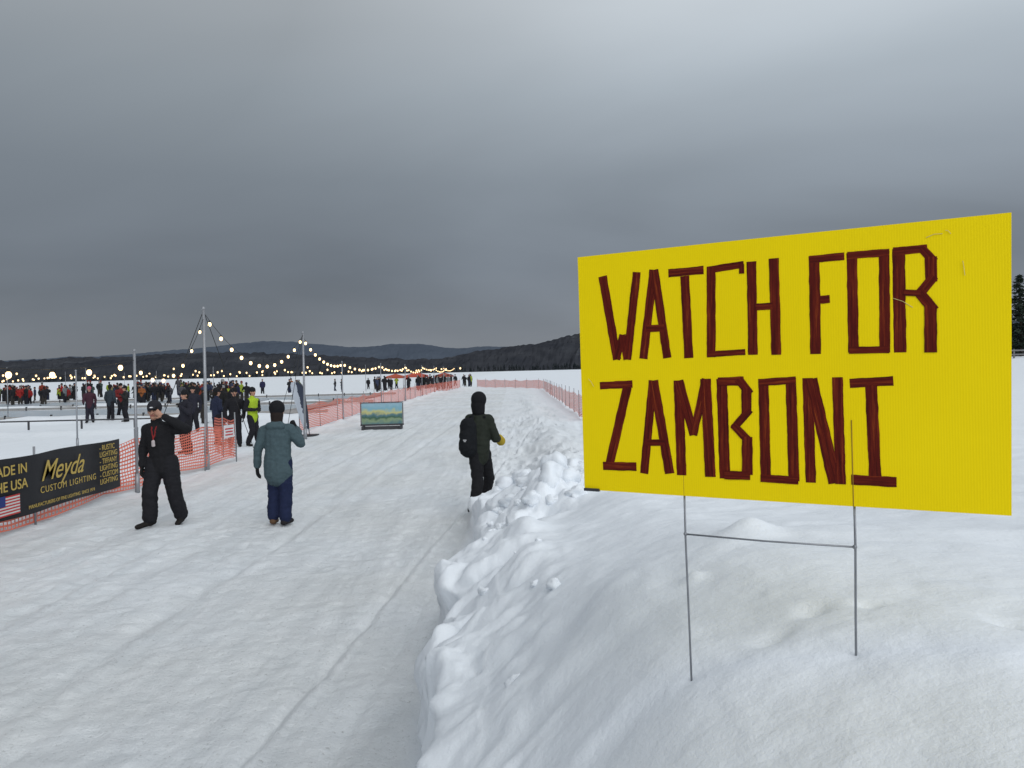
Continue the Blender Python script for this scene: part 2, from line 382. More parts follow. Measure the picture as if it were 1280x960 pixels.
fence([(-7.6,27),(-7.7,60),(-6.6,96)],1.05)
fence([(2.86,30),(3.0,60),(3.2,79)],1.0)
fence([(-4.5,97),(3.2,79.6)],1.0)

# ------------------------------------------------------------------ banner on fence
BX=-6.86
ban=empty('fence_banner',(BX,9.0,0),math.pi/2)
BLK=simple('black_vinyl',(.022,.022,.025),.5,.2,3,.3,0,.02,None,.2); GOLD=simple('gold_print',(.50,.36,.09),.6,.15,20,0); WHT=simple('white_print',(.6,.6,.58),.6,.1,20,0); RED=simple('red_print',(.5,.04,.04),.6,.1,20,0); BLU=simple('blue_print',(.02,.04,.18),.6,.1,20,0)
bl=4.22; n=46; v=[];f=[]
def bw(x): return .025*math.sin(x*2.3)+.012*math.sin(x*6.1)
for i in range(n+1):
    x=bl*i/n
    for r in range(5): v.append((x,bw(x),.24+.83*r/4+.01*math.sin(x*3)))
for i in range(n):
    for r in range(4): a=i*5+r; f.append((a,a+5,a+6,a+1))
mesh_obj('vinyl',v,f,BLK,ban,True)
def text(body,x,z,size,mat,shear=0,sx=1,align='LEFT',sp=1,bold=0,name='text'):
    cu=bpy.data.curves.new(name,'FONT'); cu.body=body; cu.size=size; cu.shear=shear; cu.align_x=align; cu.space_character=sp; cu.offset=bold; cu.extrude=.001
    cu.materials.append(mat); o=bpy.data.objects.new(name,cu); link(o,ban)
    o.rotation_euler=(math.pi/2,0,0); o.scale=(sx,1,1); o.location=(x,-.045,z); return o
text('Meyda',1.93,.66,.42,GOLD,.5,.98,bold=.001,name='logo_text')
text('CUSTOM LIGHTING',1.92,.49,.135,GOLD,0,1.05,sp=1.2,name='subtitle_text')
text('MADE IN',1.64,.84,.19,GOLD,0,1.05,align='RIGHT',bold=.002,name='made_in_text'); text('THE USA',1.64,.63,.19,GOLD,0,1.05,align='RIGHT',bold=.002,name='usa_text')
for i,s in enumerate(['- RUSTIC','LIGHTING','- TIFFANY','LIGHTING','- CUSTOM','LIGHTING']):
    text(s,3.50,.935-i*.112,.125,GOLD,0,.98,name='list_text')
text('MANUFACTURERS OF FINE LIGHTING  SINCE 1974',1.65,.31,.075,GOLD,0,1.0,name='small_text')
g=Geo()
for i in range(13): g.box((1.20,-.040,.31+i*.0205),(.54,.003,.0205),0 if i%2==0 else 1)
g.box((1.05,-.044,.31+9.5*.0205),(.23,.003,.143),2); g.obj('flag_print',[RED,WHT,BLU],ban)

# ------------------------------------------------------------------ poles and string lights
BULB=simple('lit_bulb',(1,.8,.5),.5,0,5,0,0,.01,((1.0,.66,.30),4.0))
BULBF=simple('lit_bulb_distant',(1,.8,.5),.5,0,5,0,0,.01,((1.0,.66,.30),2.2))
WIRE=simple('black_cable',(.02,.02,.02),.6)
def pole(x,y,h,r=.028,name='light_pole',guys=()):
    p=empty(name,(x,y,0)); g=Geo(); z=hz(x,y)
    g.tube([(0,0,z-.2),(0,0,h)],[r,r*.85],10); g.ball((0,0,h),r*1.2); g.tube([(0,0,z-.05),(0,0,z+.35)],r*1.5,10)
    g.obj('shaft',POLE,p,True)
    if guys:
        q=Geo()
        for gx,gy in guys: q.tube([(0,0,h-.05),(gx,gy,.0)],.008,5)
        q.obj('guy_lines',WIRE,p)
    return p
pole(-6.9,13.9,2.62); pole(-6.95,17.2,3.66,.038,guys=((-1.3,-.4),(.1,3.0))); pole(-6.85,25.0,3.50,.038,guys=((-1.2,.5),(.2,-3)))
pole(-13.2,23,2.4,.025); pole(-6.95,8.0,2.7)
def strings(p0,p1,sag,n,rb=.03,rw=.006,drop=.07,mat=None):
    p0=Vector(p0);p1=Vector(p1); par=empty('string_lights',p0); d=p1-p0
    K=max(n*2,12)
    def at(t): return d*t+Vector((0,0,-4*sag*t*(1-t)))
    w=Geo(); w.tube([at(i/K) for i in range(K+1)],rw,5)
    b=Geo()
    for i in range(n):
        t=(i+.5)/n; q=at(t); w.tube([q,q-Vector((0,0,drop*.6))],rb*.5,6); b.ball(q-Vector((0,0,drop*.6+rb*1.1)),rb,0,8,6,1.25)
    w.obj('cable',WIRE,par); b.obj('bulbs',mat or BULB,par,True)
strings((-6.95,8.0,2.5),(-6.9,13.9,2.45),.20,6,.040)
strings((-6.9,13.9,2.4),(-6.95,17.2,3.45),.70,7,.030)
strings((-6.95,17.2,3.58),(-6.85,25.0,3.42),1.05,12,.040)
strings((-6.85,25.0,3.35),(-7.6,34,2.6),.35,10,.042)
yy=34
while yy<94:
    strings((-7.6,yy,2.55+.1*random.random()),(-7.6+(yy-34)*.01,yy+10,2.6),.25+random.random()*.2,9,.05,.01,mat=BULBF); pole(-7.6,yy,2.65,.03); yy+=10
for y0,x0,x1,rb in [(44,-56,-10,.05),(57,-62,-10,.06),(74,-74,-9,.075),(92,-84,-9,.085)]:
    x=x0
    while x<x1-5:
        st=random.uniform(8,11); yj=y0+random.uniform(-1,1)
        strings((x,yj,2.65+random.uniform(-.1,.2)),(x+st,yj+random.uniform(-1.5,1.5),2.65+random.uniform(-.1,.2)),random.uniform(.2,.4),7,rb,.010,mat=BULBF)
        if random.random()<.5: pole(x,yj,2.8+random.random()*.2,.025)
        x+=st

# ------------------------------------------------------------------ rinks
ICE=simple('rink_ice',(.46,.52,.57),.25,.12,.4,.02); WOOD=simple('board_wood',(.30,.29,.28),.8,.3,4)
DK=simple('dark_board',(.05,.05,.055),.7)
for (x0,x1,y0,y1) in [(-60,-12,39.5,52.5),(-66,-12,56,70.5)]:
    r=empty('ice_rink',(x0,y0,0)); n=60
    g=Geo(); v=[];f=[]
    for i in range(n+1):
        for j in range(2): v.append(((x1-x0)*i/n,(y1-y0)*j,.10))
    for i in range(n): f.append((2*i,2*i+2,2*i+3,2*i+1))
    g.add(v,f); g.obj('ice',ICE,r)
    g=Geo()
    for yy in (0,y1-y0):
        k=0
        while k<(x1-x0): g.box((k+1.2,yy,.20),(2.36,.05,.16),0); g.box((k,yy,.22),(.08,.09,.28),1); k+=2.4
    for xx in (0,x1-x0): g.box((xx,(y1-y0)/2,.2),(.05,y1-y0-.1,.16),0)
    g.obj('boards',[WOOD,DK],r)
r=empty('low_rail',(-40,31.5,0)); g=Geo()
for i in range(13): g.box((i*2.2,.02*i,.26),(.06,.06,.36))
g.tube([(0,0,.44),(13,.1,.45),(26.6,.3,.44)],.03,8); g.obj('rail',DK,r)

# ------------------------------------------------------------------ people
def cap(p1,r1,p2,r2,flat=1.,side=(1,0,0),nu=14,na=5):
    p1=Vector(p1);p2=Vector(p2); w=p2-p1
    if w.length<1e-5: w=Vector((0,0,1))
    w.normalize(); s=Vector(side); u=s-w*s.dot(w)
    if u.length<.05: u=Vector((0,1,0)); u=u-w*u.dot(w)
    u.normalize(); t=w.cross(u); v=[];f=[]
    rings=[(p1,r1,-math.pi/2*(1-(i+.0)/na)) for i in range(1,na+1)]+[(p2,r2,math.pi/2*i/na) for i in range(0,na)]
    v.append(p1-w*r1)
    for c,r,a in rings:
        for k in range(nu):
            q=2*math.pi*k/nu; v.append(c+w*math.sin(a)*r+(u*math.cos(q)+t*flat*math.sin(q))*math.cos(a)*r)
    v.append(p2+w*r2); R=len(rings)
    for k in range(nu): f.append((0,1+(k+1)%nu,1+k)); f.append((len(v)-1,1+(R-1)*nu+k,1+(R-1)*nu+(k+1)%nu))
    for i in range(R-1):
        for k in range(nu): f.append((1+i*nu+k,1+i*nu+(k+1)%nu,1+(i+1)*nu+(k+1)%nu,1+(i+1)*nu+k))
    return v,f,(np.array(p1),r1,np.array(p2),r2,flat,np.array(u),np.array(t),np.array(w))
def body_mesh(parts,voxel,wr=.006,seed=0,smooth=2):
    g=Geo(); prim=[]; lab=[]
    for p in parts:
        p1,r1,p2,r2,lb=p[:5]; flat=p[5] if len(p)>5 else 1.; side=p[6] if len(p)>6 else (1,0,0)
        v,f,q=cap(p1,r1,p2,r2,flat,side); g.add(v,f); prim.append(q); lab.append(lb)
    m=bpy.data.meshes.new('tmp'); m.from_pydata(g.v,[],g.f); o=bpy.data.objects.new('tmp',m); link(o)
    md=o.modifiers.new('r','REMESH'); md.mode='VOXEL'; md.voxel_size=voxel
    sm=o.modifiers.new('s','SMOOTH'); sm.factor=.5; sm.iterations=smooth
    dg=bpy.context.evaluated_depsgraph_get(); dg.update(); me=bpy.data.meshes.new_from_object(o.evaluated_get(dg)); bpy.data.objects.remove(o)
    co=np.empty(len(me.vertices)*3); me.vertices.foreach_get('co',co); co=co.reshape(-1,3)
    polys=[tuple(p.vertices) for p in me.polygons]
    fc=np.array([co[list(p)].mean(0) for p in polys])
    best=np.full(len(fc),9.); li=np.zeros(len(fc),int)
    for i,(p1,r1,p2,r2,fl,u,t,w) in enumerate(prim):
        L_=np.dot(p2-p1,w); d=fc-p1; tt=np.clip(d@w,0,max(L_,1e-9)); q=p1+tt[:,None]*w; e=fc-q
        ds=np.sqrt((e@u)**2+((e@t)/fl)**2+(e@w)**2)-(r1+(r2-r1)*(tt/max(L_,1e-9)))
        mk=ds<best; best[mk]=ds[mk]; li[mk]=i
    labs=[lab[i] for i in li]
    if wr:
        n=np.empty(len(me.vertices)*3); me.vertices.foreach_get('normal',n); n=n.reshape(-1,3)
        cloth=np.zeros(len(co))
        for p,l in zip(polys,labs):
            if l in('jacket','pants','accent','pack'):
                for k in p: cloth[k]=1
        dsp=wr*(1.2*vn(co[:,0]*7+seed,co[:,2]*17+co[:,1]*9)+.6*vn(co[:,0]*24,co[:,2]*40+seed))*cloth
        co=co+n*dsp[:,None]
    bpy.data.meshes.remove(me)
    return co,polys,labs
def hand(parts,wr,dr,pn,lb,curl=.5,r=.0105,thumb=1,sc=1.0):
    wr=Vector(wr);dr=Vector(dr).normalized();pn=Vector(pn); pn=(pn-dr*pn.dot(dr)).normalized(); sd=dr.cross(pn)*thumb
    parts.append((wr,.030*sc,wr+dr*.085*sc,.040*sc,lb,.5,tuple(sd)))
    for k,(o,l) in enumerate([(.030,.070),(.010,.080),(-.010,.074),(-.029,.058)]):
        a=wr+dr*.085*sc+sd*o*sc; d1=(dr+pn*curl*.5+sd*(.06-.05*k)).normalized(); b=a+d1*l*.5*sc; d2=(dr+pn*curl*1.6).normalized(); c=b+d2*l*.5*sc
        parts.append((a,r,b,r*.95,lb)); parts.append((b,r*.95,c,r*.8,lb))
    a=wr+dr*.03*sc+sd*.03*sc; b=a+(dr*.6+sd*.8+pn*.2)*.04*sc; c=b+(dr*.9+sd*.3+pn*.4)*.035*sc
    parts.append((a,r*1.25,b,r*1.1,lb)); parts.append((b,r*1.1,c,r*.9,lb))
def head(parts,c,fd,hat='hat',hair='hair',brim=False,hr=.100):
    c=Vector(c); fd=Vector(fd).normalized(); up=Vector((0,0,1)); sd=fd.cross(up).normalized(); S=tuple(sd)
    parts+= [(c+up*.02-fd*.01,.088,c+up*.03-fd*.005,.088,'skin',1.1,S),(c-up*.01+fd*.03,.068,c-up*.075+fd*.045,.046,'skin',.95,S),
             (c+up*.005+fd*.092,.010,c-up*.022+fd*.112,.014,'skin'),
             (c+sd*.083-up*.0,.018,c+sd*.086-up*.03,.012,'skin',.6,tuple(fd)),(c-sd*.083,.018,c-sd*.086-up*.03,.012,'skin',.6,tuple(fd)),
             (c+fd*.088+sd*.032+up*.012,.012,c+fd*.088+sd*.036+up*.012,.012,'eye'),(c+fd*.088-sd*.032+up*.012,.012,c+fd*.088-sd*.036+up*.012,.012,'eye'),
             (c+fd*.088+sd*.02-up*.052,.010,c+fd*.088-sd*.02-up*.052,.010,'mouth'),
             (c-up*.02-fd*.04,.080,c-up*.05-fd*.045,.066,hair,1.,S)]
    parts+= [(c+up*.045-fd*.012,hr,c+up*.058-fd*.013,hr,hat,1.08,S)]
    if brim: parts.append((c+up*.062+fd*.06,.07,c+up*.055+fd*.115,.05,hat,.25,S))
PALM={}
def pm(key,col,rough=.85):
    if key not in PALM: PALM[key]=simple('cloth_'+key,col,rough,.3,25,.25,spec=.2)
    return PALM[key]
SKIN=simple('skin',(.42,.23,.16),.55,.12,20,.05); EYE=simple('eyes_brow',(.04,.025,.02),.4,0,5,0); MOUTH=simple('lips',(.28,.10,.08),.5,0,5,0)
def person(parts,loc,cols,voxel=.010,name='person',rz=0,seed=0):
    co,polys,labs=body_mesh(parts,voxel,.006,seed)
    keys=sorted(set(labs)); mats=[]
    for k in keys:
        if k=='skin': mats.append(SKIN)
        elif k=='eye': mats.append(EYE)
        elif k=='mouth': mats.append(MOUTH)
        else:
            c=cols.get(k,(.02,.02,.022)); mats.append(pm('%s_%.3f_%.3f_%.3f'%(k,*c),c))
    p=empty(name,(loc[0],loc[1],hz(loc[0],loc[1]) if len(loc)<3 else loc[2]),rz)
    mesh_obj('body',co,polys,mats,p,True,[keys.index(l) for l in labs])
    return p
def leg(parts,hip,knee,ank,toe,rt=.095,rk=.068,ra=.055,lb='pants',boot='boot'):
    parts+= [(hip,rt,knee,rk,lb,.95),(knee,rk,ank,ra,lb),((ank[0],ank[1],ank[2]-.0),ra*.95,(ank[0],ank[1],.07),.055,boot),
             ((ank[0]*1.-(toe[0]-ank[0])*.25,ank[1]-(toe[1]-ank[1])*.25,max(.05,ank[2]-.07)),.048,(toe[0],toe[1],toe[2]+.038),.042,boot,.85,(1,0,0))]
def arm(parts,sh,el,wr,rs=.072,re=.056,rw=.045,lb='jacket'):
    parts+= [(sh,rs,el,re,lb),(el,re,wr,rw,lb)]
# --- man in black, facing the camera, hand raised to his head
P=[]
leg(P,(-.10,0,.90),(-.125,-.14,.50),(-.14,-.12,.14),(-.24,-.27,0),.13,.108,.098)
leg(P,(.10,0,.90),(.15,.0,.50),(.20,.10,.14),(.225,-.06,0),.13,.108,.098)
P+= [((0,0,.90),.155,(-.01,0,1.08),.185,'jacket',.8),((-.01,0,1.08),.19,(-.03,.0,1.30),.20,'jacket',.74),((-.17,0,1.38),.088,(.14,0,1.39),.088,'jacket',.95),((-.04,0,1.42),.09,(-.07,-.01,1.51),.072,'jacket'),
     ((-.06,-.01,1.46),.06,(-.075,-.02,1.56),.055,'skin'),((0,0,.84),.175,(0,0,.92),.175,'jacket',.82)]
arm(P,(-.20,0,1.37),(-.275,.03,1.12),(-.265,-.06,.88),.085,.068,.052); hand(P,(-.265,-.065,.86),(0,-.12,-1),(1,0,0),'glove',.5,.013,-1,1.1)
arm(P,(.17,0,1.38),(.38,-.06,1.37),(.13,-.17,1.55),.085,.070,.052); hand(P,(.10,-.18,1.565),(-.8,.12,.55),(-.3,.9,.1),'skin',.5,.0115,1)
P.append(((.025,-.155,1.61),.012,(-.005,-.14,1.69),.012,'phone',2.2,(0,1,0)))
head(P,(-.08,-.04,1.635),(.12,-1,-.08),brim=True)
P+= [((-.04,-.185,1.22),.012,(-.035,-.187,1.15),.012,'badge',2.4,(0,1,0)),((-.09,-.12,1.42),.007,(-.045,-.178,1.22),.007,'lany'),((-.02,-.12,1.42),.007,(-.04,-.178,1.22),.007,'lany')]
p=person(P,(-5.02,10.85),{'jacket':(.012,.012,.014),'pants':(.014,.014,.017),'boot':(.015,.013,.012),'hat':(.02,.02,.025),'hair':(.03,.02,.015),'glove':(.015,.015,.015),'badge':(.45,.4,.4),'lany':(.22,.02,.02),'phone':(.01,.01,.01)},.0095)
BW=simple('white_patch',(.65,.65,.66),.6)
g=Geo(); g.ball((-.068,-.155,1.688),.028,0,8,6,.45); g.obj('cap_patch',BW,p,True)
# --- person in teal coat, seen from behind
P=[]
leg(P,(-.08,0,.86),(-.075,.06,.48),(-.075,-.02,.13),(-.09,.14,0),.115,.092,.083,'pants','boot2')
leg(P,(.09,0,.86),(.10,.0,.48),(.10,-.06,.12),(.13,.11,0),.115,.096,.088)
P+= [((.0,0,.74),.205,(0,0,.98),.185,'jacket',.82),((0,0,.98),.18,(.0,.0,1.25),.19,'jacket',.78),((-.15,0,1.33),.08,(.15,0,1.33),.08,'jacket',.95),((0,.01,1.38),.085,(.0,.02,1.45),.072,'jacket'),((-.07,-.08,1.385),.065,(.07,-.08,1.385),.065,'jacket',.9),((0,.02,1.42),.052,(0,.03,1.50),.05,'skin')]
arm(P,(-.18,0,1.31),(-.27,-.02,1.06),(-.30,.03,.84),.08,.066,.052); hand(P,(-.302,.035,.82),(-.02,.1,-1),(1,0,0),'glove',.6,.0135,1,1.1)
arm(P,(.18,0,1.32),(.31,.04,1.13),(.20,.27,1.30),.08,.068,.052); hand(P,(.195,.28,1.31),(-.6,.1,.8),(0,1,0),'glove',.6,.013,1)
head(P,(.0,.03,1.575),(.25,1,.0),hr=.108)
P+= [((0,-.0,1.53),.090,(0,-.01,1.45),.080,'hair')]
person(P,(-3.30,10.62),{'jacket':(.060,.092,.104),'pants':(.012,.018,.05),'boot':(.02,.018,.02),'boot2':(.12,.07,.04),'hat':(.010,.010,.012),'hair':(.02,.014,.012),'glove':(.012,.012,.014)},.0095,seed=4)
# --- walker with backpack, three-quarter from behind, heading away right
P=[]
leg(P,(-.05,-.03,.90),(-.03,-.02,.49),(-.11,-.12,.12),(-.06,.06,0),.108,.082,.066)
leg(P,(.06,.05,.90),(.13,.24,.53),(.04,.36,.17),(.14,.52,.03),.108,.082,.066)
P+= [((0,0,.86),.14,(.0,.0,1.05),.155,'jacket',.85),((0,0,1.05),.16,(.01,.03,1.32),.175,'jacket',.8),((-.12,.04,1.40),.08,(.14,-.0,1.40),.08,'jacket',.95),((.0,.03,1.42),.085,(.01,.05,1.50),.075,'jacket'),((.01,.05,1.48),.05,(.02,.06,1.55),.05,'skin')]
arm(P,(.15,.0,1.38),(.235,.02,1.12),(.27,.20,1.10),.08,.066,.055); hand(P,(.272,.21,1.10),(.35,1,-.1),(-.5,0,-.3),'yglove',.8,.017,-1,1.25)
P.append(((.285,.15,1.11),.060,(.31,.23,1.06),.070,'yglove'))
arm(P,(-.14,.06,1.38),(-.2,.12,1.12),(-.12,.28,1.05)); hand(P,(-.11,.29,1.05),(.5,.8,0),(0,0,-1),'glove',.8,.013)
head(P,(.015,.06,1.635),(.55,.8,-.02),hr=.112)
P+= [((-.005,.035,1.60),.105,(0,.03,1.52),.095,'hat')]
P+= [((-.155,-.135,1.00),.135,(-.145,-.125,1.32),.12,'pack',.78,(1,-.35,0)),((-.19,-.215,1.02),.09,(-.185,-.205,1.18),.08,'pack',.6,(1,-.35,0)),((-.08,-.12,1.40),.02,(-.08,-.08,1.46),.02,'pack')]
P+= [((.09,-.07,1.44),.018,(.13,.12,1.3),.018,'pack'),((-.12,-.06,1.44),.018,(-.11,.2,1.3),.018,'pack')]
p=person(P,(-.50,10.95,.0),{'jacket':(.02,.024,.018),'pants':(.012,.012,.014),'boot':(.012,.011,.011),'hat':(.008,.008,.010),'hair':(.01,.01,.01),'glove':(.012,.012,.014),'yglove':(.42,.30,.03),'pack':(.008,.009,.011)},.0095,seed=9)
g=Geo(); g.box((-.188,-.268,1.13),(.05,.004,.010),0,-.34); g.box((-.188,-.270,1.11),(.03,.004,.008),0,-.34); g.obj('pack_logo',BW,p)

def generic(kind,lo=False,coat='jacket'):
    P=[]; s=[(.0,.0),(.12,-.1),(.05,.05),(-.1,.16)][kind%4]
    leg(P,(-.09,0,.88),(-.10,-.02-s[0]*.6,.48),(-.12,s[0]*.6,.12),(-.15,s[0]*.6-.16,0),.11,.09,.078)
    leg(P,(.09,0,.88),(.10,-.03,.48),(.12,s[1]*.8,.12),(.15,s[1]*.8-.16,0),.11,.09,.078)
    P+= [((0,0,.84),.165,(0,0,1.02),.17,coat,.8),((0,0,1.02),.17,(0,0,1.30),.185,coat,.76),((-.16,0,1.37),.078,(.16,0,1.37),.078,coat,.95),((0,0,1.40),.08,(0,0,1.48),.065,coat),((0,0,1.45),.05,(0,-.01,1.54),.05,'skin')]
    if kind%4==0: A=[((-.2,0,1.36),(-.27,.03,1.1),(-.25,-.08,.87)),((.2,0,1.36),(.27,.03,1.1),(.25,-.08,.87))]
    elif kind%4==1: A=[((-.2,0,1.36),(-.28,.02,1.12),(-.08,-.2,1.1)),((.2,0,1.36),(.28,.02,1.12),(.08,-.2,1.08))]
    elif kind%4==2: A=[((-.2,0,1.36),(-.27,.06,1.1),(-.2,-.12,.92)),((.2,0,1.36),(.31,-.08,1.14),(.14,-.22,1.32))]
    else: A=[((-.2,0,1.36),(-.25,-.1,1.1),(-.23,-.28,.96)),((.2,0,1.36),(.25,.12,1.12),(.24,.06,.87))]
    for a in A:
        arm(P,*a,.08,.064,.05); d=Vector(a[2])-Vector(a[1])
        if lo: P.append((a[2],.035,tuple(Vector(a[2])+d.normalized()*.12),.03,'glove',.6))
        else: hand(P,a[2],d,(-a[2][0],0,0),'glove',.5,.013)
    head(P,(0,-.02,1.63),(0,-1,-.05)); return P
blk={'jacket':(.014,.014,.017),'pants':(.014,.014,.018),'boot':(.015,.013,.012),'hat':(.012,.012,.014),'hair':(.02,.015,.01),'glove':(.015,.015,.015)}
def C(**k): d=dict(blk); d.update(k); return d
person(generic(0),(-8.35,22.8),C(),.014,rz=.3,seed=1)
person(generic(1,coat='accent'),(-7.85,22.9),C(accent=(.34,.48,.03)),.014,rz=1.1,seed=2)
person(generic(2),(-9.0,20.9),C(jacket=(.02,.02,.028)),.014,rz=-.6,seed=3)
person(generic(1),(-9.2,23.6),C(jacket=(.02,.025,.05)),.016,rz=2.4,seed=5)
person(generic(3),(-20.6,37.0),C(pants=(.02,.02,.03),jacket=(.05,.02,.03),hat=(.4,.1,.15)),.02,rz=.4,seed=6)
person(generic(0),(-19.8,37.4),C(jacket=(.03,.04,.05)),.02,rz=2.9,seed=7)
person(generic(2),(-18.9,37.1),C(jacket=(.02,.02,.02)),.02,rz=-.8,seed=8)
person(generic(1),(-20.1,39.0),C(jacket=(.15,.02,.02)),.02,rz=.8,seed=8)
person(generic(3),(-12.2,29.0),C(jacket=(.02,.02,.03)),.018,rz=.2,seed=8)
person(generic(0),(-11.4,29.6),C(jacket=(.012,.012,.012)),.018,rz=3.0,seed=8)
variants=[body_mesh(generic(k,True),.034,0,0,1) for k in range(4)]
jc=[(.015,.015,.018)]*18+[(.26,.02,.02),(.22,.04,.02),(.03,.04,.08),(.02,.02,.06),(.08,.08,.09),(.30,.10,.03),(.04,.06,.05),(.16,.18,.19),(.3,.38,.04)]
AV=[];AF=[];AC=[];nb=0
pos=[]
def cl(n,k0,k1,y0,y1):
    for _ in range(n):
        y=random.uniform(y0,y1); k=random.uniform(k0,k1)
        pos.append((k*y,y))
        while random.random()<.45: pos.append((k*y+random.uniform(-.9,.9),y+random.uniform(-.9,.9)))
cl(32,-.68,-.585,66,82); cl(12,-.57,-.44,64,82); cl(38,-.50,-.36,58,82); cl(4,-.34,-.22,84,98); cl(26,-.19,-.08,84,106); cl(3,-.11,-.04,100,125); cl(4,-.44,-.38,33,38); cl(14,-.68,-.40,84,100)
for (x,y) in pos:
    co,polys,labs=variants[random.randrange(4)]; a=random.uniform(0,6.28); s=random.uniform(.86,1.02); c_,s_=math.cos(a),math.sin(a)
    q=np.stack([co[:,0]*c_-co[:,1]*s_,co[:,0]*s_+co[:,1]*c_,co[:,2]],-1)*s+np.array([x,y,hz(x,y)])
    AV.append(q); AF+= [tuple(i+nb for i in p) for p in polys]; nb+=len(q)
    j=random.choice(jc)
    if x/y<-.585 and random.random()<.45: j=(.32,.022,.02)
    cd={'jacket':j,'pants':random.choice([(.015,.015,.02),(.02,.025,.05),(.04,.035,.03)]),'boot':(.015,.015,.015),'hat':random.choice([(.012,.012,.012),(.012,.012,.012),(.2,.02,.02),(.03,.04,.08),(.25,.25,.25)]),'skin':(.42,.23,.16),'hair':(.03,.02,.01),'glove':(.02,.02,.02),'eye':(.04,.03,.02),'mouth':(.25,.1,.08)}
    AC+= [cd[l] for l in labs]
m,nt,b=newmat('crowd_clothes'); at=N(nt,'ShaderNodeAttribute'); at.attribute_name='cloth'
no=N(nt,'ShaderNodeTexNoise'); no.inputs['Scale'].default_value=9
cc=mixc(nt,M(nt,'MULTIPLY',no.outputs['Fac'],.3),at.outputs['Color'],(.02,.02,.02)); nt.links.new(cc,b.inputs['Base Color']); b.inputs['Roughness'].default_value=.8; b.inputs['Specular IOR Level'].default_value=.2
cr=mesh_obj('crowd',np.concatenate(AV),AF,m,None,True)
ca=cr.data.attributes.new('cloth','FLOAT_COLOR','FACE'); ca.data.foreach_set('color',np.array([(*c,1) for c in AC],dtype=np.float32).ravel())

# ------------------------------------------------------------------ feather flag
ff=empty('feather_flag',(-7.12,26.2,hz(-7.12,26.2)),-.25)
pp=[(.10,0,-.1),(.05,0,.8),(-.04,0,1.4),(-.14,0,1.76),(-.28,0,1.88),(-.40,0,1.90)]
g=Geo(); g.tube(pp,.015,8); g.box((.08,0,.03),(.5,.5,.04)); g.obj('flag_pole',DARK,ff)
rows=[(.22,.09,-.10),(.5,.07,-.22),(.8,.045,-.34),(1.1,.01,-.44),(1.4,-.045,-.52),(1.6,-.09,-.56),(1.75,-.14,-.58),(1.86,-.27,-.54)]
v=[];f=[]
for z,a,b_ in rows:
    for k in range(5): t=k/4; v.append((a+(b_-a)*t,.03*math.sin(t*5+z*3),z))
for i in range(len(rows)-1):
    for k in range(4): f.append((i*5+k,i*5+k+1,i*5+k+6,i*5+k+5))
m,nt,b=newmat('flag_cloth'); L=nt.links; tc=N(nt,'ShaderNodeTexCoord'); s=N(nt,'ShaderNodeSeparateXYZ'); L.new(tc.outputs['Object'],s.inputs[0])
w=N(nt,'ShaderNodeTexNoise'); w.inputs['Scale'].default_value=5; L.new(tc.outputs['Object'],w.inputs['Vector'])
k1=M(nt,'GREATER_THAN',M(nt,'ADD',M(nt,'ADD',M(nt,'MULTIPLY',s.outputs[0],-1.0),M(nt,'MULTIPLY',s.outputs[2],-.28)),M(nt,'MULTIPLY',w.outputs['Fac'],.25)),.02)
c=mixc(nt,k1,(.035,.045,.075),(.48,.52,.58)); L.new(c,b.inputs['Base Color']); b.inputs['Roughness'].default_value=.7
mesh_obj('flag_cloth',v,f,m,ff,True)

# ------------------------------------------------------------------ painted mural board beside the path
mb=empty('painted_sign_board',(-4.88,28.3,0),.06)
m,nt,b=newmat('painted_landscape'); L=nt.links; tc=N(nt,'ShaderNodeTexCoord'); s=N(nt,'ShaderNodeSeparateXYZ'); L.new(tc.outputs['Object'],s.inputs[0])
w=N(nt,'ShaderNodeTexNoise'); w.inputs['Scale'].default_value=4; w.inputs['Detail'].default_value=5; L.new(tc.outputs['Object'],w.inputs['Vector'])
zz=M(nt,'ADD',s.outputs[2],M(nt,'MULTIPLY',M(nt,'SUBTRACT',w.outputs['Fac'],.5),.42))
cr_=N(nt,'ShaderNodeValToRGB'); e=cr_.color_ramp.elements
e[0].position=.18; e[0].color=(.05,.14,.19,1); e[1].position=.34; e[1].color=(.20,.28,.16,1)
for p_,c_ in [(.44,(.03,.09,.05)),(.55,(.08,.17,.20)),(.66,(.48,.46,.18)),(.78,(.18,.36,.44)),(.95,(.26,.42,.50))]:
    q=e.new(p_); q.color=(*c_,1)
L.new(zz,cr_.inputs['Fac']); L.new(cr_.outputs[0],b.inputs['Base Color']); b.inputs['Roughness'].default_value=.5
g=Geo(); g.box((0,0,.60),(1.5,.03,.78)); g.obj('painting',m,mb)
g=Geo(); g.box((0,-.005,1.01),(1.60,.06,.03)); g.box((0,-.005,.18),(1.60,.06,.06)); g.box((-.775,-.005,.595),(.03,.06,.77)); g.box((.775,-.005,.595),(.03,.06,.77))
for s_ in(-.7,.7): g.box((s_,0,.07),(.08,.5,.14)); g.box((s_,.12,.5),(.05,.05,.85))
g.box((0,-.02,.07),(1.3,.1,.12))
g.obj('frame',DK,mb)
nb_=empty('notice_sign',(-6.84,18.2,0),math.pi/2-.2); g=Geo(); g.box((0,-.03,.80),(.42,.01,.30),0); g.obj('plate',BW,nb_)
g=Geo(); g.box((0,-.038,.86),(.34,.004,.03),0); g.box((0,-.038,.79),(.30,.004,.03),0); g.box((0,-.038,.72),(.32,.004,.03),0); g.obj('print',RED,nb_)
